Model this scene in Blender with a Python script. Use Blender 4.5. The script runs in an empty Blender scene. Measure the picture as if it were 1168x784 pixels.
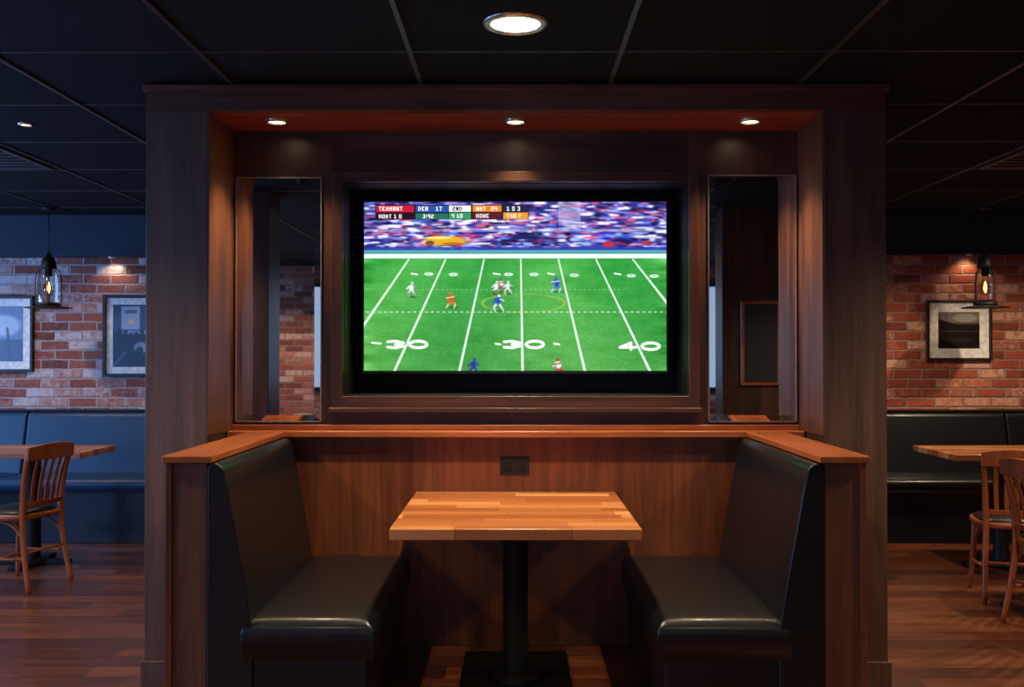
import bpy, bmesh, math, numpy as np
from mathutils import Vector, Matrix
scene = bpy.context.scene
R = math.radians

def lin(c):
    return tuple(((v/255)/12.92 if v/255 <= .04045 else (((v/255)+.055)/1.055)**2.4) for v in c)
def L4(c):
    return (*lin(c), 1)

# ------------------------------------------------------------ materials
def newmat(name):
    m = bpy.data.materials.new(name); m.use_nodes = True
    nt = m.node_tree
    return m, nt, nt.nodes['Principled BSDF']
def math_n(nt, op, a, b=None, c=None):
    n = nt.nodes.new('ShaderNodeMath'); n.operation = op
    for i, v in enumerate((a, b, c)):
        if v is None: continue
        if isinstance(v, (int, float)): n.inputs[i].default_value = v
        else: nt.links.new(v, n.inputs[i])
    return n.outputs[0]
def ramp(nt, fac, stops, interp='LINEAR'):
    n = nt.nodes.new('ShaderNodeValToRGB'); n.color_ramp.interpolation = interp
    e = n.color_ramp.elements
    while len(e) < len(stops): e.new(.5)
    for i, (p, c) in enumerate(stops):
        e[i].position = p; e[i].color = L4(c)
    nt.links.new(fac, n.inputs[0]); return n.outputs[0]
def mapping(nt, scale, rot=(0, 0, 0)):
    t = nt.nodes.new('ShaderNodeTexCoord'); m = nt.nodes.new('ShaderNodeMapping')
    m.inputs['Scale'].default_value = scale; m.inputs['Rotation'].default_value = rot
    nt.links.new(t.outputs['Object'], m.inputs[0]); return m.outputs[0]
def noise(nt, vec, scale, detail=4, rough=.5, dist=0):
    n = nt.nodes.new('ShaderNodeTexNoise')
    n.inputs['Scale'].default_value = scale; n.inputs['Detail'].default_value = detail
    n.inputs['Roughness'].default_value = rough; n.inputs['Distortion'].default_value = dist
    if vec is not None: nt.links.new(vec, n.inputs['Vector'])
    return n.outputs['Fac']
def bump(nt, bs, h, strength, dist=.01):
    b = nt.nodes.new('ShaderNodeBump'); b.inputs['Strength'].default_value = strength
    b.inputs['Distance'].default_value = dist
    nt.links.new(h, b.inputs['Height']); nt.links.new(b.outputs[0], bs.inputs['Normal'])

def plain(name, c, rough=.5, metal=0, spec=.5, nscale=30, nbump=.05):
    m, nt, b = newmat(name)
    v = mapping(nt, (1, 1, 1)); f = noise(nt, v, nscale, 3)
    c2 = tuple(min(255, x*1.15+2) for x in c)
    nt.links.new(ramp(nt, f, [(.35, c), (.65, c2)]), b.inputs['Base Color'])
    b.inputs['Roughness'].default_value = rough; b.inputs['Metallic'].default_value = metal
    b.inputs['Specular IOR Level'].default_value = spec
    if nbump: bump(nt, b, f, nbump)
    return m
def wood(name, dark, mid, light, axis='Z', rough=.38, sc=1.0, coat=.15):
    m, nt, b = newmat(name)
    s = {'X': (1.2, 22, 22), 'Y': (22, 1.2, 22), 'Z': (22, 22, 1.2)}[axis]
    v = mapping(nt, tuple(k*sc for k in s))
    f1 = noise(nt, v, 1.0, 8, .62, .6)
    s2 = {'X': (.6, 4, 4), 'Y': (4, .6, 4), 'Z': (4, 4, .6)}[axis]
    f2 = noise(nt, mapping(nt, tuple(k*sc for k in s2)), 1.0, 3, .5, 1.2)
    f = math_n(nt, 'ADD', math_n(nt, 'MULTIPLY', f1, .55), math_n(nt, 'MULTIPLY', f2, .45))
    nt.links.new(ramp(nt, f, [(.34, dark), (.5, mid), (.66, light)]), b.inputs['Base Color'])
    b.inputs['Roughness'].default_value = rough
    b.inputs['Coat Weight'].default_value = coat; b.inputs['Coat Roughness'].default_value = .25
    bump(nt, b, f1, .08, .004)
    return m
def emis(name, c, s, sampling=True):
    m, nt, b = newmat(name)
    b.inputs['Base Color'].default_value = (0, 0, 0, 1)
    b.inputs['Emission Color'].default_value = L4(c); b.inputs['Emission Strength'].default_value = s
    if not sampling: m.cycles.emission_sampling = 'NONE'
    return m
def brick_mat(name, stops, mortar, w=.255, h=.0865):
    m, nt, b = newmat(name)
    t = nt.nodes.new('ShaderNodeTexCoord'); sp = nt.nodes.new('ShaderNodeSeparateXYZ')
    nt.links.new(t.outputs['Object'], sp.inputs[0])
    x, z = sp.outputs[0], sp.outputs[2]
    wob = math_n(nt, 'MULTIPLY', math_n(nt, 'SUBTRACT', noise(nt, t.outputs['Object'], 14, 2), .5), .02)
    x = math_n(nt, 'ADD', x, math_n(nt, 'ADD', wob, sp.outputs[1])); z = math_n(nt, 'ADD', z, wob)
    zr = math_n(nt, 'DIVIDE', z, h); row = math_n(nt, 'FLOOR', zr)
    xr = math_n(nt, 'ADD', math_n(nt, 'DIVIDE', x, w), math_n(nt, 'MULTIPLY', math_n(nt, 'FLOORED_MODULO', row, 2.0), .5))
    col = math_n(nt, 'FLOOR', xr)
    u = math_n(nt, 'FRACT', xr); v = math_n(nt, 'FRACT', zr)
    du = math_n(nt, 'MULTIPLY', math_n(nt, 'MINIMUM', u, math_n(nt, 'SUBTRACT', 1.0, u)), w)
    dv = math_n(nt, 'MULTIPLY', math_n(nt, 'MINIMUM', v, math_n(nt, 'SUBTRACT', 1.0, v)), h)
    d = math_n(nt, 'MINIMUM', du, dv)
    mr = nt.nodes.new('ShaderNodeMapRange'); nt.links.new(d, mr.inputs[0])
    mr.inputs[1].default_value = .004; mr.inputs[2].default_value = .011
    mask = mr.outputs[0]
    cb = nt.nodes.new('ShaderNodeCombineXYZ'); nt.links.new(col, cb.inputs[0]); nt.links.new(row, cb.inputs[1])
    wn = nt.nodes.new('ShaderNodeTexWhiteNoise'); nt.links.new(cb.outputs[0], wn.inputs['Vector'])
    small = noise(nt, t.outputs['Object'], 22, 6, .7)
    fac = math_n(nt, 'ADD', math_n(nt, 'MULTIPLY', wn.outputs['Value'], .8), math_n(nt, 'MULTIPLY', math_n(nt, 'SUBTRACT', small, .3), .5))
    c = ramp(nt, fac, stops)
    mx = nt.nodes.new('ShaderNodeMix'); mx.data_type = 'RGBA'
    nt.links.new(mask, mx.inputs[0]); mx.inputs[6].default_value = L4(mortar); nt.links.new(c, mx.inputs[7])
    nt.links.new(mx.outputs[2], b.inputs['Base Color'])
    b.inputs['Roughness'].default_value = .85
    hgt = math_n(nt, 'ADD', mask, math_n(nt, 'MULTIPLY', small, .5))
    bump(nt, b, hgt, .7, .012)
    return m
def plank_mat(name, stops, w, l, along='X', rough=.35, gapcol=(20, 10, 6), gap=.002, coat=.2, grain=.35):
    m, nt, b = newmat(name)
    t = nt.nodes.new('ShaderNodeTexCoord'); sp = nt.nodes.new('ShaderNodeSeparateXYZ')
    nt.links.new(t.outputs['Object'], sp.inputs[0])
    a, c = (sp.outputs[0], sp.outputs[1]) if along == 'X' else (sp.outputs[1], sp.outputs[0])
    cr = math_n(nt, 'DIVIDE', c, w); row = math_n(nt, 'FLOOR', cr)
    w1 = nt.nodes.new('ShaderNodeTexWhiteNoise'); w1.noise_dimensions = '1D'; nt.links.new(row, w1.inputs['W'])
    ar = math_n(nt, 'ADD', math_n(nt, 'DIVIDE', a, l), w1.outputs['Value']); cell = math_n(nt, 'FLOOR', ar)
    u = math_n(nt, 'FRACT', ar); v = math_n(nt, 'FRACT', cr)
    du = math_n(nt, 'MULTIPLY', math_n(nt, 'MINIMUM', u, math_n(nt, 'SUBTRACT', 1.0, u)), l)
    dv = math_n(nt, 'MULTIPLY', math_n(nt, 'MINIMUM', v, math_n(nt, 'SUBTRACT', 1.0, v)), w)
    mask = math_n(nt, 'GREATER_THAN', math_n(nt, 'MINIMUM', du, dv), gap)
    cb = nt.nodes.new('ShaderNodeCombineXYZ'); nt.links.new(cell, cb.inputs[0]); nt.links.new(row, cb.inputs[1])
    wn = nt.nodes.new('ShaderNodeTexWhiteNoise'); nt.links.new(cb.outputs[0], wn.inputs['Vector'])
    off = nt.nodes.new('ShaderNodeVectorMath'); off.operation = 'MULTIPLY_ADD'
    nt.links.new(wn.outputs['Color'], off.inputs[0]); off.inputs[1].default_value = (9, 9, 9)
    nt.links.new(t.outputs['Object'], off.inputs[2])
    mp = nt.nodes.new('ShaderNodeMapping'); nt.links.new(off.outputs[0], mp.inputs[0])
    mp.inputs['Scale'].default_value = (2, 26, 2) if along == 'X' else (26, 2, 2)
    g = noise(nt, mp.outputs[0], 1.0, 7, .65, .8)
    f = math_n(nt, 'ADD', math_n(nt, 'MULTIPLY', wn.outputs['Value'], 1-grain), math_n(nt, 'MULTIPLY', g, grain))
    col = ramp(nt, f, stops)
    mx = nt.nodes.new('ShaderNodeMix'); mx.data_type = 'RGBA'
    nt.links.new(mask, mx.inputs[0]); mx.inputs[6].default_value = L4(gapcol); nt.links.new(col, mx.inputs[7])
    nt.links.new(mx.outputs[2], b.inputs['Base Color'])
    b.inputs['Roughness'].default_value = rough
    b.inputs['Coat Weight'].default_value = coat; b.inputs['Coat Roughness'].default_value = .2
    bump(nt, b, math_n(nt, 'ADD', g, mask), .1, .003)
    return m

M_dark = wood('walnut_panel', (38, 19, 12), (66, 36, 24), (90, 51, 34), 'Z')
M_darkx = wood('walnut_panel_horizontal', (38, 19, 12), (66, 36, 24), (90, 51, 34), 'X')
M_head = wood('header_wood', (60, 31, 19), (98, 55, 36), (126, 75, 49), 'X', rough=.42)
M_pil = wood('stained_column_wood', (58, 38, 28), (88, 60, 45), (110, 78, 60), 'Z', rough=.45)
M_post = wood('booth_post_wood', (70, 40, 25), (102, 61, 38), (126, 80, 53), 'Z', rough=.42)
M_booth = wood('cherry_booth_panel', (70, 33, 17), (110, 56, 28), (142, 78, 41), 'Z', rough=.36, sc=.8)
M_cap = wood('cherry_cap_rail', (122, 60, 28), (156, 82, 40), (180, 103, 56), 'X', rough=.3)
M_capy = wood('cherry_cap_rail_y', (122, 60, 28), (156, 82, 40), (180, 103, 56), 'Y', rough=.3)
M_chair = wood('chair_beech', (124, 58, 24), (168, 86, 38), (196, 110, 56), 'Z', rough=.3)
M_table = plank_mat('butcher_block', [(.12, (146, 80, 38)), (.5, (194, 122, 66)), (.88, (228, 164, 102))], .09, .46, 'X', rough=.3, gapcol=(110, 60, 26), gap=.0014, coat=.35, grain=.3)
M_floor = plank_mat('plank_floor', [(.2, (46, 22, 12)), (.42, (86, 42, 23)), (.58, (118, 63, 35)), (.82, (164, 98, 57))], .16, 1.3, 'X', rough=.3, gapcol=(26, 12, 8), gap=.0022, grain=.7)
M_leather, nt, b = newmat('black_leather')
f = noise(nt, mapping(nt, (1, 1, 1)), 180, 3); nt.links.new(ramp(nt, f, [(.35, (8, 11, 14)), (.65, (13, 16, 20))]), b.inputs['Base Color'])
b.inputs['Roughness'].default_value = .36; b.inputs['Specular IOR Level'].default_value = .42
b.inputs['Coat Weight'].default_value = .22; b.inputs['Coat Roughness'].default_value = .16
bump(nt, b, f, .08)
M_bluelit = plain('bluelit_leather', (14, 52, 80), .4, nscale=160, nbump=.12)  # bench leather with blue window light put into its base colour
M_black = plain('black_paint', (8, 8, 9), .6)
M_iron = plain('cast_iron', (9, 9, 10), .55, metal=.2)
M_tile = plain('black_ceiling_tile', (10, 10, 12), .85, spec=.2, nscale=220, nbump=.4)
M_grid = plain('ceiling_grid_bar', (54, 48, 47), .4, nbump=0)
M_slate = plain('slate_bulkhead_paint', (22, 36, 50), .7)
M_wallp = plain('dark_wall_paint', (24, 23, 24), .8)
M_trim = plain('brushed_nickel_trim', (190, 180, 170), .3, metal=.9, nbump=0)
M_white = plain('mat_board', (215, 215, 210), .8, nbump=0)
M_frame = plain('black_frame', (16, 15, 15), .4)
M_bframe = wood('brown_frame', (30, 18, 12), (46, 28, 18), (60, 38, 24), 'X')
M_lamp = emis('downlight_lens', (255, 244, 228), 9)
M_lamps = emis('spot_lens', (255, 226, 180), 14, False)
M_fil = emis('filament', (255, 160, 70), 12, False)
M_mirror, nt, b = newmat('mirror_glass')
b.inputs['Metallic'].default_value = 1; b.inputs['Roughness'].default_value = .015
nt.links.new(ramp(nt, noise(nt, mapping(nt, (1, 1, 1)), 2), [(0, (225, 228, 230)), (1, (232, 234, 236))]), b.inputs['Base Color'])
M_glass, nt, b = newmat('clear_glass')
nt.nodes.remove(b)
tr = nt.nodes.new('ShaderNodeBsdfTransparent'); gl = nt.nodes.new('ShaderNodeBsdfGlossy'); gl.inputs['Roughness'].default_value = .03
lw = nt.nodes.new('ShaderNodeLayerWeight'); lw.inputs[0].default_value = .25
mix = nt.nodes.new('ShaderNodeMixShader'); nt.links.new(lw.outputs['Facing'], mix.inputs[0])
nt.links.new(tr.outputs[0], mix.inputs[1]); nt.links.new(gl.outputs[0], mix.inputs[2])
nt.links.new(mix.outputs[0], nt.nodes['Material Output'].inputs[0])
tr.inputs[0].default_value = (.93, .9, .86, 1)

# ------------------------------------------------------------ mesh helpers
def link(o, parent=None):
    scene.collection.objects.link(o)
    if parent is not None: o.parent = parent
    return o
def group(name, loc=(0, 0, 0), rz=0):
    e = bpy.data.objects.new(name, None); e.empty_display_size = .1
    e.location = loc; e.rotation_euler = (0, 0, rz)
    return link(e)
def fin(name, bm, mat, parent=None, bevel=0, seg=2, smooth=False):
    bmesh.ops.recalc_face_normals(bm, faces=bm.faces)
    me = bpy.data.meshes.new(name); bm.to_mesh(me); bm.free()
    me.materials.append(mat)
    o = link(bpy.data.objects.new(name, me), parent)
    if smooth or bevel:
        for p in me.polygons: p.use_smooth = True
    if bevel:
        md = o.modifiers.new('bevel', 'BEVEL'); md.width = bevel; md.segments = seg
        md.limit_method = 'ANGLE'; md.angle_limit = R(30); md.harden_normals = True
    return o
def box(name, x0, x1, y0, y1, z0, z1, mat, parent=None, bevel=0, seg=2):
    bm = bmesh.new(); bmesh.ops.create_cube(bm, size=1)
    for v in bm.verts:
        v.co = ((x0+x1)/2+v.co.x*(x1-x0), (y0+y1)/2+v.co.y*(y1-y0), (z0+z1)/2+v.co.z*(z1-z0))
    return fin(name, bm, mat, parent, bevel, seg)
def prism(name, prof, y0, y1, mat, parent=None, bevel=0, seg=3):
    bm = bmesh.new()
    a = [bm.verts.new((x, y0, z)) for x, z in prof]; c = [bm.verts.new((x, y1, z)) for x, z in prof]
    n = len(prof)
    bm.faces.new(a); bm.faces.new(c[::-1])
    for i in range(n): bm.faces.new((a[i], c[i], c[(i+1) % n], a[(i+1) % n]))
    return fin(name, bm, mat, parent, bevel, seg)
def lathe(name, prof, c, mat, parent=None, n=32, smooth=True):
    bm = bmesh.new(); rings = []
    for r, z in prof:
        if r < 1e-5: rings.append([bm.verts.new((c[0], c[1], c[2]+z))]*n)
        else: rings.append([bm.verts.new((c[0]+r*math.cos(2*math.pi*i/n), c[1]+r*math.sin(2*math.pi*i/n), c[2]+z)) for i in range(n)])
    for a, b2 in zip(rings, rings[1:]):
        for i in range(n):
            vs = []
            for v in (a[i], a[(i+1) % n], b2[(i+1) % n], b2[i]):
                if v not in vs: vs.append(v)
            if len(vs) > 2:
                try: bm.faces.new(vs)
                except ValueError: pass
    return fin(name, bm, mat, parent, smooth=smooth)
def tube(name, pts, rad, mat, parent=None, n=10, closed=False, sub=4):
    P = [Vector(p) for p in pts]
    if not isinstance(rad, (list, tuple)): rad = [rad]*len(P)
    m = len(P); Q = []; RR = []
    if m > 2 and sub > 1:
        rng_ = range(m if closed else m-1)
        for i in rng_:
            if closed: p0, p1, p2, p3 = P[i-1], P[i], P[(i+1) % m], P[(i+2) % m]
            else: p0, p1, p2, p3 = P[max(i-1, 0)], P[i], P[i+1], P[min(i+2, m-1)]
            for k in range(sub):
                t = k/sub
                Q.append(.5*((2*p1)+(p2-p0)*t+(2*p0-5*p1+4*p2-p3)*t*t+(3*p1-p0-3*p2+p3)*t**3))
                RR.append(rad[i]*(1-t)+rad[(i+1) % m]*t)
        if not closed: Q.append(P[-1]); RR.append(rad[-1])
    else: Q, RR = P, list(rad)
    bm = bmesh.new(); rings = []; K = len(Q); up = None
    for i, p in enumerate(Q):
        if closed: d = Q[(i+1) % K]-Q[i-1]
        else: d = Q[min(i+1, K-1)]-Q[max(i-1, 0)]
        d.normalize()
        if up is None:
            up = Vector((0, 0, 1)) if abs(d.z) < .9 else Vector((1, 0, 0))
        s = d.cross(up).normalized(); up = s.cross(d).normalized()
        rings.append([bm.verts.new(p+RR[i]*(math.cos(2*math.pi*j/n)*s+math.sin(2*math.pi*j/n)*up)) for j in range(n)])
    pairs = list(zip(rings, rings[1:]))
    if closed: pairs.append((rings[-1], rings[0]))
    for a, b2 in pairs:
        for j in range(n): bm.faces.new((a[j], a[(j+1) % n], b2[(j+1) % n], b2[j]))
    if not closed: bm.faces.new(rings[0][::-1]); bm.faces.new(rings[-1])
    return fin(name, bm, mat, parent, smooth=True)
def cushion(name, x0, x1, y0, y1, z0, z1, mat, parent=None, dome=.02, rad=.035):
    n = 14
    bm = bmesh.new()
    def pt(u, v, top):
        x = x0+(x1-x0)*u; y = y0+(y1-y0)*v
        e = min(u*(x1-x0), (1-u)*(x1-x0), v*(y1-y0), (1-v)*(y1-y0))
        k = min(1, e/rad); drop = rad*(1-math.sqrt(max(0, 1-(1-k)**2)))
        z = z1-drop+dome*(1-(2*u-1)**4)*(1-(2*v-1)**4)
        return (x, y, z) if top else (x, y, z0)
    def ts(L):
        r = rad/L; a = [0, r*.08, r*.25, r*.5, r*.75, r]
        mid = [r+(1-2*r)*i/n for i in range(1, n)]
        return a+mid+[1-t for t in a[::-1]]
    U, V = ts(x1-x0), ts(y1-y0)
    g = [[bm.verts.new(pt(u, v, True)) for v in V] for u in U]
    for i in range(len(U)-1):
        for j in range(len(V)-1): bm.faces.new((g[i][j], g[i+1][j], g[i+1][j+1], g[i][j+1]))
    rim = [g[i][0] for i in range(len(U))]+[g[-1][j] for j in range(1, len(V))]+[g[i][-1] for i in range(len(U)-2, -1, -1)]+[g[0][j] for j in range(len(V)-2, 0, -1)]
    low = [bm.verts.new((v.co.x, v.co.y, z0)) for v in rim]
    for i in range(len(rim)):
        j = (i+1) % len(rim); bm.faces.new((rim[i], rim[j], low[j], low[i]))
    bm.faces.new(low)
    return fin(name, bm, mat, parent, smooth=True)
def spot(name, loc, energy, color, size=100, blend=.6, rad=.04, parent=None, rot=(0, 0, 0)):
    l = bpy.data.lights.new(name, 'SPOT'); l.energy = energy; l.color = color
    l.spot_size = R(size); l.spot_blend = blend; l.shadow_soft_size = rad
    o = bpy.data.objects.new(name, l); o.location = loc; o.rotation_euler = rot
    return link(o, parent)
WARM = (1, .72, .42); WW = (1, .84, .64); COOL = (.55, .75, 1)

def downlight(x, y, z, r, energy, color=WW, size=110, lens=None, name='added_downlight', rot=(0, 0, 0), blend=.6):
    g = group(name, (x, y, z))
    lathe('trim_ring', [(r*.82, .01), (r*.82, -.006), (r*.9, -.012), (r*1.05, -.006), (r*1.08, -.001), (r*1.08, 0), (r*.82, .01)], (0, 0, 0), M_trim, g)
    lathe('lens', [(0, -.003), (r*.8, -.003), (r*.8, .002), (0, .002)], (0, 0, 0), lens or M_lamp, g)
    if energy: spot('lamp', (0, 0, -.03), energy, color, size, blend, r*.6, g, rot)
    return g

# ------------------------------------------------------------ painted flat images (colour attribute)
def to_lin(a):
    a = np.clip(a, 0, 255)/255
    return np.where(a <= .04045, a/12.92, ((a+.055)/1.055)**2.4)
def picture_plane(name, x0, x1, z0, z1, y, img, parent, emission=None, rough=.3):
    ny, nx = img.shape[:2]
    xs = np.linspace(x0, x1, nx); zs = np.linspace(z1, z0, ny)
    X, Z = np.meshgrid(xs, zs)
    co = np.stack([X, np.full_like(X, y), Z], -1).reshape(-1, 3)
    idx = np.arange(nx*ny).reshape(ny, nx)
    f = np.stack([idx[:-1, :-1], idx[1:, :-1], idx[1:, 1:], idx[:-1, 1:]], -1).reshape(-1, 4)
    me = bpy.data.meshes.new(name); me.from_pydata(co.tolist(), [], f.tolist())
    at = me.color_attributes.new('Col', 'FLOAT_COLOR', 'POINT')
    c = np.ones((ny*nx, 4), np.float32); c[:, :3] = to_lin(img.reshape(-1, 3))
    at.data.foreach_set('color', c.ravel())
    m, nt, b = newmat(name+'_mat')
    a = nt.nodes.new('ShaderNodeAttribute'); a.attribute_name = 'Col'
    b.inputs['Roughness'].default_value = rough
    if emission:
        b.inputs['Base Color'].default_value = (.005, .005, .005, 1)
        nt.links.new(a.outputs['Color'], b.inputs['Emission Color']); b.inputs['Emission Strength'].default_value = emission
        m.cycles.emission_sampling = 'NONE'
    else: nt.links.new(a.outputs['Color'], b.inputs['Base Color'])
    me.materials.append(m)
    return link(bpy.data.objects.new(name, me), parent)
class Canvas:
    def __init__(s, nx, ny, x0, x1, y0, y1, bg):
        s.X, s.Y = np.meshgrid(np.linspace(x0, x1, nx), np.linspace(y0, y1, ny))
        s.a = np.zeros((ny, nx, 3)); s.a[:] = bg; s.px = (x1-x0)/nx
    def m(s, mask, c):
        k = np.clip(mask, 0, 1)[..., None]; s.a = s.a*(1-k)+np.array(c, float)*k
    def seg(s, x0, y0, x1, y1, w, c, al=1, w1=None):
        dx, dy = x1-x0, y1-y0; t = np.clip(((s.X-x0)*dx+(s.Y-y0)*dy)/(dx*dx+dy*dy+1e-9), 0, 1)
        d = np.hypot(s.X-x0-t*dx, s.Y-y0-t*dy); ww = w if w1 is None else w*(1-t)+w1*t
        s.m(np.clip((ww/2-d)/s.px+.5, 0, 1)*al, c)
    def ell(s, cx, cy, rx, ry, c, al=1, soft=.3):
        d = np.hypot((s.X-cx)/rx, (s.Y-cy)/ry); s.m(np.clip((1-d)/soft, 0, 1)*al, c)
    def rect(s, x0, y0, x1, y1, c, al=1):
        s.m(((s.X >= x0) & (s.X <= x1) & (s.Y >= y0) & (s.Y <= y1))*al, c)

def blur(a, kx, ky):
    for ax, k in ((1, kx), (0, ky)):
        if k < 1: continue
        p = [(0, 0)]*3; p[ax] = (k, k); b2 = np.pad(a, p, mode='edge'); n = a.shape[ax]
        a = sum(np.take(b2, range(i, i+n), axis=ax) for i in range(2*k+1))/(2*k+1)
    return a
def tv_image():
    rng = np.random.default_rng(4)
    C = Canvas(690, 388, 415, 760, 230, 423, (60, 160, 60))
    X, Y = C.X, C.Y
    ny, nx = X.shape
    pal = np.array([(40, 40, 120), (56, 60, 150), (235, 235, 252), (190, 195, 235), (170, 44, 84), (34, 32, 80), (18, 16, 44), (200, 90, 120), (90, 120, 210), (130, 112, 190), (22, 22, 54), (150, 150, 210), (70, 60, 120), (80, 74, 140)], float)
    # crowd: spectators smeared sideways by the panning broadcast camera
    C.a[:130] = (62, 58, 124)
    for i in range(1900):
        x = rng.uniform(413, 762); y = rng.uniform(230, 284); w_ = rng.uniform(2, 8); h_ = rng.uniform(.6, 1.7)
        c = pal[rng.integers(0, len(pal))]; x0 = int((x-w_-415)*2); x1 = int((x+w_-415)*2); y0 = int((y-h_-230)*2); y1 = int((y+h_-230)*2)
        x0, y0 = max(x0, 0), max(y0, 0)
        if x1 > x0 and y1 > y0: C.a[y0:y1, x0:x1] = C.a[y0:y1, x0:x1]*.2+c*.8
    C.a[:130] = (blur(C.a[:130], 4, 1)-100)*1.25+110
    C.rect(637, 230, 662, 262, (205, 205, 235), .5)
    for i in range(64):
        x = rng.uniform(418, 758); y = rng.uniform(258, 284)
        c = [(16, 20, 80), (24, 40, 190), (240, 240, 250), (12, 12, 36), (40, 80, 220), (225, 230, 245), (150, 190, 250)][rng.integers(0, 7)]
        C.ell(x, y, rng.uniform(4, 14), rng.uniform(1.2, 3.2), c, .85, .6)
    C.rect(415, 261, 760, 264, (210, 215, 240), .45)
    C.ell(508, 274.5, 29, 6.5, (225, 170, 40), 1, .3); C.ell(500, 271, 18, 2, (252, 230, 130), .9); C.ell(516, 278, 14, 2, (170, 90, 30), .8); C.ell(490, 277, 6, 3, (60, 40, 40), .7)
    C.ell(694, 279, 8, 4, (200, 40, 60)); C.ell(738, 277, 8, 3, (180, 50, 60), .8); C.ell(600, 270, 25, 4, (20, 26, 90), .9, .5)
    C.rect(415, 281.5, 760, 285, (40, 60, 170), .8); C.rect(415, 285, 760, 289, (90, 190, 190), .75)
    field = Y >= 289
    st = .5+.5*np.sin((X-588)/(.16*(Y-150)))
    base = np.stack([50+24*st+(Y-290)*.08, 156+18*st-(Y-290)*.05, 62+12*st+0*X], -1)
    n1 = blur(rng.normal(0, 1, (ny, nx, 1)), 3, 1); n2 = blur(rng.normal(0, 1, (ny, nx, 1)), 30, 8)
    base = base+n1*14+n2*130
    C.a = np.where(field[..., None], base, C.a)
    C.rect(415, 289.5, 760, 294.5, (236, 244, 246), .97)
    # scoreboard
    C.rect(428, 233, 603, 250, (18, 16, 34), .95)
    C.rect(429, 234, 472, 241.5, (200, 24, 50)); C.rect(429, 243, 472, 249.5, (40, 14, 24)); C.rect(474, 234, 511, 241.5, (36, 80, 170)); C.rect(474, 243, 511, 249.5, (34, 110, 90))
    C.rect(512, 234, 537, 241, (240, 240, 245)); C.rect(512, 242, 537, 249.5, (50, 150, 90))
    C.rect(539, 234, 572, 241, (240, 130, 20)); C.rect(539, 242, 572, 249.5, (90, 24, 40)); C.rect(574, 234, 602, 241, (34, 34, 70)); C.rect(574, 242, 602, 249.5, (240, 150, 40))
    glyph = {'0': ['111', '101', '101', '101', '111'], '1': ['010', '110', '010', '010', '111'], '2': ['111', '001', '111', '100', '111'], '3': ['111', '001', '011', '001', '111'], '4': ['101', '101', '111', '001', '001'], '7': ['111', '001', '010', '010', '010'], ':': ['0', '1', '0', '1', '0'], 'N': ['101', '111', '111', '111', '101'], 'A': ['010', '101', '111', '101', '101'], 'T': ['111', '010', '010', '010', '010'], 'E': ['111', '100', '110', '100', '111'], 'H': ['101', '101', '111', '101', '101'], '&': ['010', '101', '010', '101', '011'], ' ': ['0', '0', '0', '0', '0'], 'D': ['110', '101', '101', '101', '110'], 'O': ['111', '101', '101', '101', '111'], 'W': ['101', '101', '111', '111', '101']}
    def text(s_, x, y, px, col):
        for ch in s_:
            gl_ = glyph[ch]
            for r_, row in enumerate(gl_):
                for c_, v in enumerate(row):
                    if v == '1': C.rect(x+c_*px, y+r_*px, x+(c_+1)*px, y+(r_+1)*px, col, .95)
            x += (len(gl_[0])+1)*px
    w1 = (250, 248, 245)
    text('TEAHNWT', 432, 235.4, 1., w1); text('HOAT 1 0', 432, 244, .95, w1); text('DEN', 477, 235.4, 1., w1); text('17', 497, 235.4, 1., w1)
    text('3:42', 482, 244, .95, w1); text('2ND', 516, 235.2, 1., (20, 24, 40)); text('4 10', 515, 243.6, .95, w1); text('NAT', 543, 235.2, 1., w1)
    text('24', 560, 235.2, 1., w1); text('HOWE', 543, 243.6, .95, w1); text('1 0 3', 578, 235.2, 1., w1); text('T&O 7', 578, 243.6, .95, w1)
    W = (238, 246, 242)
    for x0, y0, x1, y1 in ((414, 372, 466, 296), (450, 423, 508, 296), (524, 423, 552, 296), (596, 423, 594, 296), (667, 423, 637, 296), (741, 423, 680, 296), (764, 350, 722, 296)):
        C.seg(x0, y0, x1, y1, 3.0, W, .9, 1.7)
    for i in range(52):
        x = 418+i*6.7; C.seg(x, 356, x+2.6, 356, 1.2, W, .7)
    for i in range(44):
        x = 470+i*5.6; C.seg(x, 330.5, x+1.5, 330.5, .8, W, .45)
    def digit(ch, cx, cy, w, h, t):
        hw, hh = w/2, h/2
        if ch == '0':
            p = [(cx+hw*math.cos(a), cy+hh*math.sin(a)) for a in np.linspace(0, 2*math.pi, 15)]
        elif ch == '3': p = [(cx-hw, cy-hh*.8), (cx, cy-hh), (cx+hw, cy-hh*.5), (cx, cy), (cx+hw, cy+hh*.5), (cx, cy+hh), (cx-hw, cy+hh*.8)]
        else: p = [(cx+hw*.4, cy+hh), (cx+hw*.4, cy-hh), (cx-hw, cy+hh*.35), (cx+hw, cy+hh*.35)]
        for a, b2 in zip(p, p[1:]): C.seg(*a, *b2, t, (248, 250, 248), 1)
    for cx, cy, s1 in ((464, 393, '3'), (597, 393, '3'), (729, 395, '4')):
        digit(s1, cx-13, cy, 18, 7.6, 3); digit('0', cx+13, cy, 20, 7.6, 3.2)
    C.seg(424, 391, 434, 392, 2.2, W); C.seg(565, 392, 571, 393, 2.2, W); C.seg(632, 392, 638, 393, 2.2, W)
    for cx, cy in ((489, 312.5), (517, 313), (580, 313), (609, 313), (655, 314), (720, 314.5), (746, 315)):
        C.ell(cx, cy, 6.5, 2.3, (240, 246, 244), .95, .4); C.ell(cx, cy, 3, .8, (70, 160, 80), .9, .6)
    for cx in (472, 566, 628, 704): C.seg(cx-3, 312, cx+4, 313, 1.8, W)
    d = np.hypot((X-597)/47, (Y-346)/10.5); C.m(np.clip(1-np.abs(d-1)/.05, 0, 1)*.8, (205, 190, 60))
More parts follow.
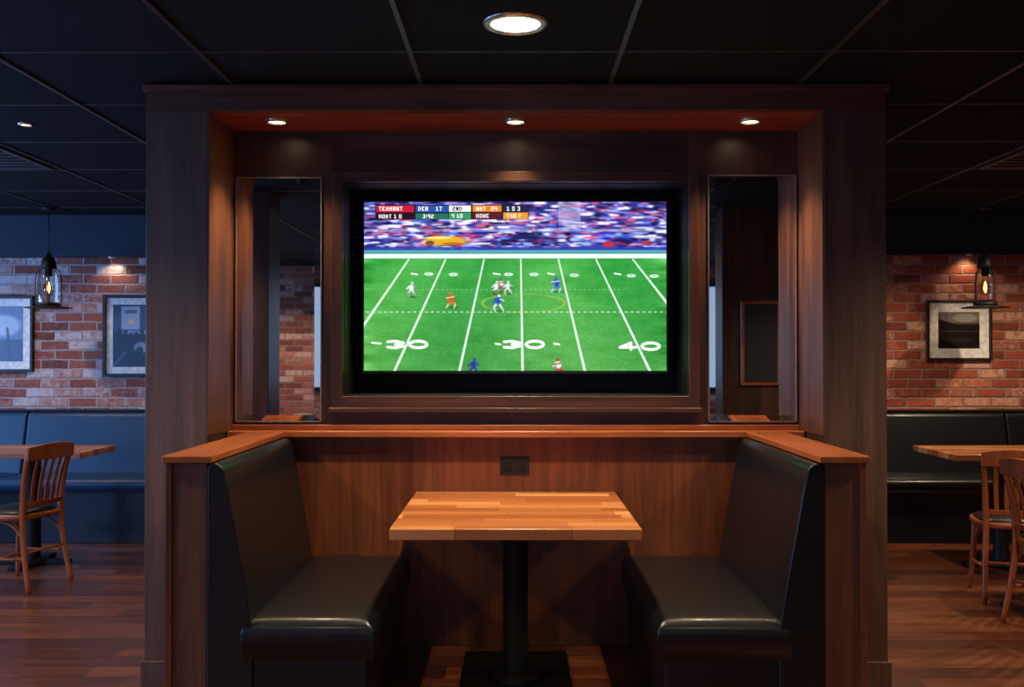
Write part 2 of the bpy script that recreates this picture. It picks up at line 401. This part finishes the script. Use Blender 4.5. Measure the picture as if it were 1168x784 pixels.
    def player(x, y, s, c1, c2, c3, f=1):
        C.ell(x+2, y+8*s, 5.5*s, 1.2*s, (24, 84, 34), .6)
        C.seg(x-1*s, y+2*s, x-3.4*s*f, y+4.6*s, 1.8*s, c3); C.seg(x-3.4*s*f, y+4.6*s, x-2.4*s*f, y+8*s, 1.4*s, c2)
        C.seg(x+1*s, y+2*s, x+3*s*f, y+5*s, 1.8*s, c3); C.seg(x+3*s*f, y+5*s, x+4.6*s*f, y+7.6*s, 1.3*s, c2)
        C.ell(x, y-.3*s, 2.9*s, 3.7*s, c1, 1, .5); C.ell(x+.4*s*f, y-2*s, 3.3*s, 1.8*s, c1, 1, .5)
        C.seg(x-2*s, y-2*s, x-4.4*s, y+.5*s, 1.3*s, c1); C.seg(x+2*s, y-2*s, x+4.8*s*f, y-.8*s, 1.2*s, c2)
        C.ell(x+.8*s*f, y-5*s, 1.7*s, 1.8*s, c3, 1, .5)
    wh = (232, 234, 242)
    player(469, 329, 1.2, wh, (170, 140, 140), (200, 205, 225)); player(515, 341, 1.25, (225, 70, 30), (235, 190, 150), (220, 110, 40), -1)
    player(566, 327, 1.05, wh, (120, 50, 60), (220, 220, 235)); player(572, 324, 1., wh, (140, 90, 90), (170, 50, 60), -1); player(579, 327, 1.05, wh, (200, 190, 200), (215, 215, 235))
    player(568, 344, 1.35, (44, 66, 190), (205, 205, 230), (215, 222, 245)); player(635, 323, 1.25, (34, 54, 180), (190, 200, 240), (70, 90, 210), -1)
    player(540, 417, 1.35, (30, 45, 150), (60, 70, 180), (40, 54, 160)); player(637, 417, 1.35, wh, (190, 60, 60), (190, 40, 50), -1)
    return np.clip(C.a, 0, 255)*.97

# ============================================================ ROOM SHELL
HC = 2.86; H = 1.6
XL, XR, YB, YF = -7.0, 7.0, -4.0, 8.8
box('floor', XL-.2, XR+.2, YB-.2, YF+.2, -.1, 0, M_floor)
box('ceiling', XL-.2, XR+.2, YB-.2, YF+.2, HC, HC+.1, M_tile)
bm = bmesh.new()
def addbox(bm, x0, x1, y0, y1, z0, z1):
    r = bmesh.ops.create_cube(bm, size=1)
    for v in r['verts']:
        v.co = ((x0+x1)/2+v.co.x*(x1-x0), (y0+y1)/2+v.co.y*(y1-y0), (z0+z1)/2+v.co.z*(z1-z0))
i = -8
while True:
    x = .438+.876*i; i += 1
    if x > XR: break
    if x < XL: continue
    addbox(bm, x-.010, x+.010, YB, 8.6, HC-.006, HC)
y = 3.98-.845*9
while y < 8.6:
    if y > YB: addbox(bm, XL, XR, y-.007, y+.007, HC-.0045, HC)
    y += .845
fin('trim_ceiling_grid', bm, M_grid)
B_l = brick_mat('brick_left', [(.05, (90, 48, 42)), (.25, (160, 92, 72)), (.4, (136, 68, 52)), (.52, (180, 130, 116)), (.66, (204, 190, 188)), (.8, (150, 96, 82)), (.95, (188, 168, 166))], (172, 160, 158))
B_r = brick_mat('brick_right', [(.05, (96, 44, 30)), (.3, (168, 82, 54)), (.48, (138, 62, 42)), (.64, (188, 106, 74)), (.76, (206, 160, 134)), (.86, (150, 72, 50)), (.97, (196, 150, 124))], (150, 122, 106))
box('wall_far_left', XL, 0, YF, YF+.2, 0, HC, B_l)
box('wall_far_right', 0, XR, YF, YF+.2, 0, HC, B_r)
box('wall_right', XR, XR+.2, YB, YF, 0, HC, B_r)
box('trim_bulkhead_left', XL, 0, 8.66, YF, 2.487, HC, M_slate)
box('trim_bulkhead_right', 0, XR, 8.66, YF, 2.51, HC, M_wallp)

def window(idx, axis, a0, a1, z0, z1, pos, inward, strength, col=(190, 215, 255)):
    g = group('window_%d' % idx)
    def bx(n, a, b2, za, zb, p0, p1, m):
        if axis == 'X': box(n, a, b2, p0, p1, za, zb, m, g)
        else: box(n, p0, p1, a, b2, za, zb, m, g)
    t = .05; p0, p1 = sorted((pos, pos+.06*inward))
    bx('frame_bottom', a0, a1, z0, z0+t, p0, p1, M_frame); bx('frame_top', a0, a1, z1-t, z1, p0, p1, M_frame)
    bx('frame_side_1', a0, a0+t, z0, z1, p0, p1, M_frame); bx('frame_side_2', a1-t, a1, z0, z1, p0, p1, M_frame)
    n = max(1, round((a1-a0)/.9))
    for k in range(1, n):
        a = a0+(a1-a0)*k/n; bx('mullion_%d' % k, a-.02, a+.02, z0, z1, p0, p1, M_frame)
    q0, q1 = sorted((pos+.005*inward, pos+.015*inward))
    bx('daylit_pane', a0+t, a1-t, z0+t, z1-t, q0, q1, emis('daylight_pane_%d' % idx, col, strength))
box('wall_back', XL, XR, YB-.2, YB, 0, HC, B_r)
box('wall_left', XL-.2, XL, YB, YF, 0, HC, M_wallp)
window(1, 'X', -2.3, 2.3, 1.1, 2.6, YB, 1, .75, (180, 208, 248))  # added window, unseen, for frontal fill on the columns
window(2, 'X', -6.6, -4.3, .9, 2.5, YB, 1, 3.0)
window(3, 'Y', 4.6, 8.2, 1.0, 2.4, XL, 1, 14.0, (120, 175, 255))
window(4, 'Y', -1.5, 2.5, .8, 2.5, XL, 1, 11.0, (110, 165, 255))

# ============================================================ MEDIA WALL
YP, YW = 4.46, 4.85
XO, XI = 1.715, 1.427
for s in (-1, 1):
    g = group('timber_column', (s*(XO+XI)/2, YP+.2, 0)); cx, cy = s*(XO+XI)/2, YP+.2
    a, b2 = sorted((s*XO-cx, s*XI-cx))
    box('shaft', a, b2, YP-cy, 5.35-cy, 0, 2.735, M_pil, g, .004)
    a, b2 = sorted((s*(XI+.002)-cx, s*(XI-.006)-cx))
    box('inner_face', a, b2, YP+.002-cy, YW-cy, 1.225, 2.727, M_post, g)
    a, b2 = sorted((s*(XO+.012)-cx, s*(XI-.004)-cx))
    box('plinth', a, b2, YP-.014-cy, YP+.1-cy, 0, .19, M_pil, g, .004)
hd = group('timber_header', (0, 4.9, 2.735))
def hz(n, x0, x1, y0, y1, z0, z1, m, bv=0): box(n, x0, x1, y0-4.9, y1-4.9, z0-2.735, z1-2.735, m, hd, bv)
hz('beam', -XO, XO, YP, 5.35, 2.735, 2.835, M_head, .004)
hz('crown', -XO-.015, XO+.015, YP-.02, 5.37, 2.826, HC-.007, M_head, .004)
M_soff = wood('soffit_cherry', (110, 42, 22), (150, 62, 33), (176, 80, 44), 'X', rough=.3)
hz('soffit_panel', -XI, XI, YP+.015, YW, 2.727, 2.735, M_soff)
mw = group('media_wall')
NX, NZ0, NZ1 = .871, 1.388, 2.473
box('panel_left', -XI, -NX, YW, 5.35, 0, 2.735, M_dark, mw)
box('panel_right', NX, XI, YW, 5.35, 0, 2.735, M_dark, mw)
box('panel_top', -NX, NX, YW, 5.35, NZ1, 2.735, M_darkx, mw)
box('panel_bottom', -NX, NX, YW, 5.35, 0, NZ0, M_darkx, mw)
box('niche_back', -NX, NX, 5.3, 5.35, NZ0, NZ1, M_black, mw)
box('niche_side_1', -NX, -NX+.01, YW, 5.3, NZ0, NZ1, M_black, mw)
box('niche_side_2', NX-.01, NX, YW, 5.3, NZ0, NZ1, M_black, mw)
box('niche_top', -NX+.01, NX-.01, YW, 5.3, NZ1-.01, NZ1, M_black, mw)
box('niche_bottom', -NX+.01, NX-.01, YW, 5.3, NZ0, NZ0+.01, M_black, mw)
box('booth_back_panel', -1.158, 1.158, 4.832, YW, 0, 1.192, M_booth, mw)
fr = group('tv_niche_frame', (0, YW, 0))
FX, FZ0, FZ1 = .917, 1.333, 2.517
box('frame_left', -FX, -.864, -.05, 0, FZ0, FZ1, M_dark, fr, .004)
box('frame_right', .864, FX, -.05, 0, FZ0, FZ1, M_dark, fr, .004)
box('frame_top', -.864, .864, -.05, 0, 2.466, FZ1, M_darkx, fr, .004)
box('frame_bottom', -.864, .864, -.05, 0, FZ0, 1.395, M_darkx, fr, .004)
box('frame_sill', -FX-.012, FX+.012, -.062, 0, FZ0-.02, FZ0+.004, M_darkx, fr, .004)
lr = group('ledge_rail', (0, YW, 0))
box('backsplash_rail', -XI+.006, XI-.006, -.018, 0, 1.225, 1.25, M_cap, lr, .004)
box('ledge_board', -XI+.006, XI-.006, -.11, 0, 1.193, 1.225, M_cap, lr, .006)

# television
tv = group('television', (0, 5.05, 1.96))
box('bezel', -.808, .804, .002, .07, -.462, .456, M_black, tv, .006)
box('wall_bracket', -.3, .3, .07, .25, -.2, .2, M_iron, tv)
picture_plane('screen', -.794, .790, -.443, .443, -.0005, tv_image(), tv, emission=1.25)

def mirror(x0, x1, z0, z1):
    g = group('wall_mirror', ((x0+x1)/2, YW, (z0+z1)/2)); hw, hh = (x1-x0)/2, (z1-z0)/2
    bm = bmesh.new(); bw = .03
    def ring(w, h, y): return [bm.verts.new((sx*w, y, sz*h)) for sx, sz in ((-1, -1), (1, -1), (1, 1), (-1, 1))]
    r0 = ring(hw, hh, -.001); r1 = ring(hw, hh, -.010); r2 = ring(hw-bw, hh-bw, -.0132)
    for a, b2 in ((r0, r1), (r1, r2)):
        for i in range(4): bm.faces.new((a[i], a[(i+1) % 4], b2[(i+1) % 4], b2[i]))
    bm.faces.new(r2); bm.faces.new(r0[::-1])
    fin('bevelled_glass', bm, M_mirror, g)
    for nm, a in (('edge_left', (-hw-.005, -hw, -hh, hh)), ('edge_right', (hw, hw+.005, -hh, hh)), ('edge_top', (-hw, hw, hh, hh+.005)), ('edge_bottom', (-hw, hw, -hh-.005, -hh))):
        box(nm, a[0], a[1], -.013, -.001, a[2], a[3], M_trim, g)
mirror(-1.402, -.98, 1.268, 2.49)
mirror(.972, 1.405, 1.268, 2.50)

o = group('electrical_outlet', (-.004, 4.832, 1.047))
box('cover_plate', -.073, .073, -.008, 0, -.045, .045, M_black, o, .003)
for s in (-1, 1):
    box('socket_%d' % (s+2), s*.034-.022, s*.034+.022, -.012, -.008, -.028, .028, M_iron, o, .003)

# ============================================================ BOOTH
PZ = .154
pf = box('floor_platform', -1.158, 1.158, 3.63, 4.832, 0, PZ, M_floor)
for s in (-1, 1):
    w = group('booth_half_wall', (s*1.235, 4.2, 0))
    def lx(v): return s*v-s*1.235
    a, b2 = sorted((lx(1.16), lx(1.305)))
    box('end_post', a, b2, 3.63-4.2, 4.83-4.2, 0, 1.195, M_post, w, .003)
    a, b2 = sorted((lx(1.29), lx(1.316)))
    box('corner_strip', a, b2, 3.622-4.2, 3.66-4.2, 0, 1.195, M_booth, w, .003)
    a, b2 = sorted((lx(1.135), lx(1.325)))
    box('cap', a, b2, 3.605-4.2, 4.738-4.2, 1.195, 1.222, M_capy, w, .005)
    g = group('booth_bench', (s*.85, 4.2, PZ))
    def gx(v): return s*v-s*.85
    def gz(v): return v-PZ
    pr = [(1.158, .164), (1.158, 1.175), (1.150, 1.188), (1.135, 1.193), (1.118, 1.191), (1.103, 1.181), (1.093, 1.162), (1.078, 1.09), (1.058, .98), (1.036, .86), (1.014, .74), (.998, .64), (.985, .56), (.985, .164)]
    prism('backrest', [(gx(a_), gz(c_)) for a_, c_ in pr], 3.62-4.2, 4.735-4.2, M_leather, g, .016, 4)
    a, b2 = sorted((gx(.53), gx(1.03)))
    cushion('seat_cushion', a, b2, 3.615-4.2, 4.825-4.2, gz(.46), gz(.602), M_leather, g, .018, .05)
    a, b2 = sorted((gx(.56), gx(1.12)))
    box('seat_base', a, b2, 3.635-4.2, 4.825-4.2, .05, gz(.46), M_leather, g, .008)
    a, b2 = sorted((gx(.62), gx(1.12)))
    box('kick_plinth', a, b2, 3.70-4.2, 4.825-4.2, 0, .05, M_black, g)

def ped_table(x0, x1, y0, y1, ztop, base_r=.28, mat=M_table, zb=0, plate=False):
    g = group('dining_table', ((x0+x1)/2, (y0+y1)/2, zb)); hx, hy = (x1-x0)/2, (y1-y0)/2; ztop -= zb
    box('top', -hx, hx, -hy, hy, ztop-.046, ztop, mat, g, .005)
    box('mount_plate', -.2, .2, -.2, .2, ztop-.058, ztop-.046, M_iron, g)
    lathe('column', [(0, .01), (.066, .01), (.056, .05), (.054, ztop-.09), (.08, ztop-.058), (0, ztop-.058)], (0, 0, 0), M_iron, g)
    if plate:
        box('base_plate', -.245, .245, -.37, .37, 0, .014, M_iron, g, .004)
    else:
        bm = bmesh.new()
        addbox(bm, -base_r, base_r, -.05, .05, 0, .03); addbox(bm, -.05, .05, -base_r, base_r, 0, .03)
        fin('cross_base', bm, M_iron, g, .006)
    lathe('hub', [(0, 0), (.13, 0), (.12, .035), (.06, .05), (0, .05)], (0, 0, 0), M_iron, g)
    return g
ped_table(-.497, .497, 3.79, 4.828, .917, .3, zb=PZ, plate=True)

# ============================================================ SIDE DINING AREAS
def bench(x0, x1, mat, name='banquette_bench'):
    g = group(name, ((x0+x1)/2, 8.45, 0)); h = (x1-x0)/2
    box('base', -h, h, -.25, .33, 0, .44, M_leather, g, .006)
    n = max(1, round((x1-x0)/2.4))
    for k in range(n):
        a = -h+2*h*k/n+.004; b2 = -h+2*h*(k+1)/n-.004
        cushion('seat_%d' % k, a, b2, -.33, .2, .44, .548, mat, g, .012, .04)
        bm = bmesh.new()
        P = [(.345, .50), (.345, 1.09), (.27, 1.092), (.235, 1.06), (.12, .52)]
        A = [bm.verts.new((a, y, z)) for y, z in P]; B2 = [bm.verts.new((b2, y, z)) for y, z in P]
        bm.faces.new(A); bm.faces.new(B2[::-1])
        for i in range(5): bm.faces.new((A[i], B2[i], B2[(i+1) % 5], A[(i+1) % 5]))
        fin('backrest_%d' % k, bm, mat, g, .018, 3)
    box('top_rail', -h, h, .25, .345, 1.09, 1.105, M_black, g, .003)
bench(-6.9, -1.9, M_bluelit)
bench(1.9, 6.9, M_leather)
ped_table(-4.2, -3.2, 7.08, 7.72, .879)
ped_table(3.17, 4.2, 6.98, 7.72, .879)

def chair(x, y, rz):
    g = group('dining_chair', (x, y, 0), rz)
    def sup(a, w, d, e=.55):
        c, s2 = math.cos(a), math.sin(a)
        return (w*math.copysign(abs(c)**e, c), d*math.copysign(abs(s2)**e, s2))
    def slab(name, w, d, z0, z1, mat, dome=0):
        bm = bmesh.new(); n = 40; rings = []
        prof = [(.9, z0), (1, z0+.006), (1, z1-.008), (.96, z1)]
        if dome: prof += [(.8, z1+dome*.55), (.5, z1+dome*.9), (.2, z1+dome)]
        for k, z in prof: rings.append([bm.verts.new((*[c*k for c in sup(2*math.pi*i/n, w, d)], z)) for i in range(n)])
        for a, b2 in zip(rings, rings[1:]):
            for i in range(n): bm.faces.new((a[i], a[(i+1) % n], b2[(i+1) % n], b2[i]))
        bm.faces.new(rings[0][::-1]); bm.faces.new(rings[-1])
        return fin(name, bm, mat, g, smooth=True)
    slab('seat_frame', .225, .225, .475, .515, M_chair)
    slab('seat_pad', .205, .205, .512, .53, M_leather, .02)
    for s in (-1, 1):
        tube('front_leg_%d' % (s+2), [(s*.175, .16, .49), (s*.185, .175, .25), (s*.205, .2, 0)], [.021, .019, .014], M_chair, g)
        tube('rear_post_%d' % (s+2), [(s*.2, -.27, 0), (s*.185, -.215, .28), (s*.175, -.195, .5), (s*.185, -.215, .75), (s*.2, -.265, .95)], [.015, .019, .021, .018, .016], M_chair, g)
        tube('bent_brace_%d' % (s+2), [(s*.18, .165, .33), (s*.17, .08, .44), (s*.17, -.08, .45), (s*.178, -.2, .36)], .009, M_chair, g, 8)
        tube('side_stretcher_%d' % (s+2), [(s*.193, .185, .2), (s*.18, -.22, .22)], .010, M_chair, g, 8)
    tube('front_brace', [(-.18, .165, .33), (-.1, .17, .44), (.1, .17, .44), (.18, .165, .33)], .009, M_chair, g, 8)
    tube('cross_stretcher', [(-.186, 0, .21), (.186, 0, .21)], .009, M_chair, g, 8)
    tube('rear_stretcher', [(-.185, -.22, .26), (.185, -.22, .26)], .009, M_chair, g, 8)
    def rail(name, z0, z1, yb, bow, w, th, crown):
        bm = bmesh.new(); n = 16; R_ = []
        for i in range(n+1):
            t = -1+2*i/n; x_ = t*w; y_ = yb-bow*(1-t*t); zt = z1+crown*(1-t*t)
            R_.append([bm.verts.new(p) for p in ((x_, y_-th/2, z0), (x_, y_+th/2, z0), (x_, y_+th/2-.008, zt), (x_, y_-th/2-.008, zt))])
        for a, b2 in zip(R_, R_[1:]):
            for j in range(4): bm.faces.new((a[j], a[(j+1) % 4], b2[(j+1) % 4], b2[j]))
        bm.faces.new(R_[0]); bm.faces.new(R_[-1][::-1])
        fin(name, bm, M_chair, g, .004, 2)
    rail('crest_rail', .885, .975, -.262, .035, .215, .022, .022)
    rail('lower_back_rail', .565, .60, -.2, .02, .175, .018, 0)
    for k in range(5):
        t = (-2+k)/2; x_ = t*.115; y0 = -.2-.02*(1-t*t*.3); y1 = -.262-.035*(1-t*t*.35)
        bm = bmesh.new(); R_ = []
        for i in range(7):
            f = i/6; yy = y0+(y1-y0)*f-.0+.012*math.sin(math.pi*f); z = .59+.31*f; w = .013; xx = x_*(1+.15*f)
            R_.append([bm.verts.new(p) for p in ((xx-w, yy-.005, z), (xx+w, yy-.005, z), (xx+w, yy+.005, z), (xx-w, yy+.005, z))])
        for a, b2 in zip(R_, R_[1:]):
            for j in range(4): bm.faces.new((a[j], a[(j+1) % 4], b2[(j+1) % 4], b2[j]))
        bm.faces.new(R_[0]); bm.faces.new(R_[-1][::-1])
        fin('slat_%d' % (k+1), bm, M_chair, g)
chair(-3.47, 6.74, R(74))
chair(3.27, 6.42, R(-15))
chair(3.22, 5.66, R(-78))

def framed(x0, x1, z0, z1, fm, img, mat_w=.07, fw=.025):
    g = group('framed_picture', ((x0+x1)/2, YF, (z0+z1)/2)); hw, hh = (x1-x0)/2, (z1-z0)/2
    box('frame_left', -hw, -hw+fw, -.035, -.001, -hh, hh, fm, g, .003); box('frame_right', hw-fw, hw, -.035, -.001, -hh, hh, fm, g, .003)
    box('frame_top', -hw+fw, hw-fw, -.035, -.001, hh-fw, hh, fm, g, .003); box('frame_bottom', -hw+fw, hw-fw, -.035, -.001, -hh, -hh+fw, fm, g, .003)
    box('mat_board', -hw+fw, hw-fw, -.015, -.001, -hh+fw, hh-fw, M_white, g)
    e = fw+mat_w
    picture_plane('photo_print', -hw+e, hw-e, -hh+e, hh-e, -.016, img, g)
def art_city():
    C = Canvas(80, 110, 0, 80, 0, 110, (12, 15, 22)); rng = np.random.default_rng(7)
    C.rect(0, 0, 80, 50, (48, 64, 86)); C.rect(14, 4, 44, 44, (150, 164, 182)); C.rect(16, 46, 60, 52, (120, 135, 160))
    C.rect(20, 10, 40, 16, (90, 90, 84)); C.ell(30, 30, 7, 6, (230, 190, 120), .8)
    for i in range(9):
        x = i*9; hgt = rng.uniform(10, 34); C.rect(x, 56-hgt*.4, x+6, 80, (12, 15, 20))
    C.ell(46, 76, 14, 12, (140, 155, 176), .8); C.ell(44, 82, 7, 9, (12, 15, 20), .9); C.seg(0, 110, 20, 84, 5, (60, 72, 90))
    return C.a
def art_pale():
    C = Canvas(80, 100, 0, 80, 0, 100, (110, 135, 166))
    C.rect(0, 60, 80, 100, (76, 96, 124)); C.ell(50, 35, 30, 22, (185, 200, 216), .9); C.seg(20, 100, 36, 20, 5, (60, 72, 92)); C.seg(60, 100, 55, 40, 4, (74, 88, 108))
    return C.a
def art_barn():
    C = Canvas(100, 86, 0, 100, 0, 86, (22, 17, 13))
    C.m(np.clip((32-C.Y)/8, 0, 1), (120, 112, 100)); C.ell(66, 14, 34, 12, (176, 168, 154), .8)
    C.m(((C.Y > 16+.3*C.X) & (C.X < 62))*1., (26, 19, 14)); C.rect(0, 44, 100, 47, (60, 48, 38)); C.seg(100, 28, 50, 42, 3, (36, 27, 20)); C.ell(60, 66, 30, 5, (56, 46, 36), .7)
    return C.a
framed(-3.763, -3.14, 1.40, 2.149, M_frame, art_city(), .06, .03)
framed(-5.05, -4.40, 1.445, 2.14, M_frame, art_pale())
framed(3.735, 4.33, 1.548, 2.10, M_bframe, art_barn(), .085)

def pendant(x, y):
    g = group('pendant_light', (x, y, 0))
    lathe('canopy', [(0, HC-.001), (.06, HC-.001), (.058, HC-.018), (.02, HC-.035), (0, HC-.035)], (0, 0, 0), M_iron, g)
    tube('cord', [(0, 0, HC-.03), (0, 0, 2.45)], .005, M_iron, g, 8)
    lathe('socket_cap', [(0, 2.47), (.015, 2.47), (.022, 2.44), (.05, 2.42), (.062, 2.36), (.062, 2.335), (.03, 2.335), (.028, 2.27), (0, 2.27)], (0, 0, 0), M_iron, g)
    lathe('glass_shade', [(.055, 2.335), (.078, 2.29), (.088, 2.2), (.088, 2.03)], (0, 0, 0), M_glass, g)
    lathe('bulb_envelope', [(.02, 2.27), (.03, 2.22), (.045, 2.17), (.042, 2.13), (.02, 2.105), (0, 2.10)], (0, 0, 0), M_glass, g)
    lathe('filament', [(0, 2.225), (.008, 2.21), (.014, 2.17), (.009, 2.135), (0, 2.13)], (0, 0, 0), M_fil, g, 12)
    lathe('dish', [(0, 2.018), (.1, 2.018), (.19, 2.004), (.192, 1.998), (.1, 2.006), (0, 2.006)], (0, 0, 0), M_iron, g)
    lathe('rim_band', [(.09, 2.045), (.094, 2.045), (.094, 2.016), (.09, 2.016)], (0, 0, 0), M_iron, g)
    for k in range(4):
        a = 2*math.pi*k/4+.4; c, s = math.cos(a), math.sin(a)
        tube('cage_wire_%d' % (k+1), [(c*.06, s*.06, 2.34), (c*.1, s*.1, 2.26), (c*.1, s*.1, 2.01)], .004, M_iron, g, 6)
    l = bpy.data.lights.new('bulb_glow', 'POINT'); l.energy = 14; l.color = (1, .62, .3); l.shadow_soft_size = .012
    o = bpy.data.objects.new('bulb_glow', l); o.location = (0, 0, 2.17); link(o, g)
pendant(-3.98, 8.2); pendant(3.99, 8.2)

def vent(x, y):
    g = group('ceiling_air_vent', (x, y, HC-.006)); w, d = .4, .36
    box('frame_front', -w, w, -d, -d+.03, -.012, 0, M_grid, g); box('frame_back', -w, w, d-.03, d, -.012, 0, M_grid, g)
    box('frame_left', -w, -w+.03, -d+.03, d-.03, -.012, 0, M_grid, g); box('frame_right', w-.03, w, -d+.03, d-.03, -.012, 0, M_grid, g)
    for k in range(7):
        yy = -d+.07+k*.095; box('louvre_%d' % (k+1), -w+.03, w-.03, yy, yy+.03, -.012, -.002, M_grid, g)
vent(-3.5, 6.1); vent(3.5, 6.1)

box('support_column', -2.24, -1.89, 1.95, 2.3, 0, HC, M_dark, None, .006)
box('wall_stub_right', 1.75, 2.7, 1.2, 1.5, 0, HC, M_dark, None, .006)
g = group('oval_mirror', (2.07, 1.5, 1.7))
box('frame', -.17, .17, .002, .03, -.36, .36, M_cap, g, .05, 5)
box('glass', -.14, .14, .02, .034, -.33, .33, M_black, g, .04, 5)

# ============================================================ FIXTURES AND LIGHTS
downlight(0, 3.65, HC, .115, 205, WW, 115)
for x in (-1.149, 0, 1.128):
    downlight(x, 4.63, 2.727, .05, 66, (1, .68, .4), 92, M_lamps, 'soffit_spotlight', blend=.8)
downlight(-2.67, 5.23, HC, .035, 10, WW, 100, M_lamps)
for x, y, e in ((-2.9, 3.2, 175), (2.9, 3.2, 175), (-1.3, 1.0, 26), (1.3, 1.0, 26), (0, -1.8, 60), (-4.2, 4.2, 60), (4.2, 4.2, 100), (-3.2, -2.6, 190), (3.4, -2.2, 60)):
    downlight(x, y, HC, .10, e, WW, 140)  # added downlights out of view, filling columns, side areas and rear room
for x, e in ((-4.6, 70), (-2.6, 55), (2.7, 105), (4.4, 125)):
    downlight(x, 7.2, HC, .05, e, (1, .76, .52), 150, M_lamps, 'added_downlight')  # added lamps, hidden from the camera, to brighten the brick walls
for x, z in ((-5.2, 2.487), (-3.66, 2.487), (-2.4, 2.487), (2.6, 2.51), (4.1, 2.51), (5.4, 2.51)):
    downlight(x, 8.72, z, .03, 3, (1, .75, .5), 140, M_lamps, 'brick_wash_light')

w = bpy.data.worlds.new('World'); scene.world = w; w.use_nodes = True
w.node_tree.nodes['Background'].inputs[0].default_value = (.3, .45, .7, 1)
w.node_tree.nodes['Background'].inputs[1].default_value = .2

cam = bpy.data.cameras.new('Camera'); cam.sensor_width = 36; cam.lens = 1100/1168*36
co = bpy.data.objects.new('Camera', cam); co.location = (0, 0, H)
co.rotation_euler = (R(90.677), 0, R(.208)); link(co); scene.camera = co
scene.view_settings.view_transform = 'Standard'
scene.view_settings.look = 'None'
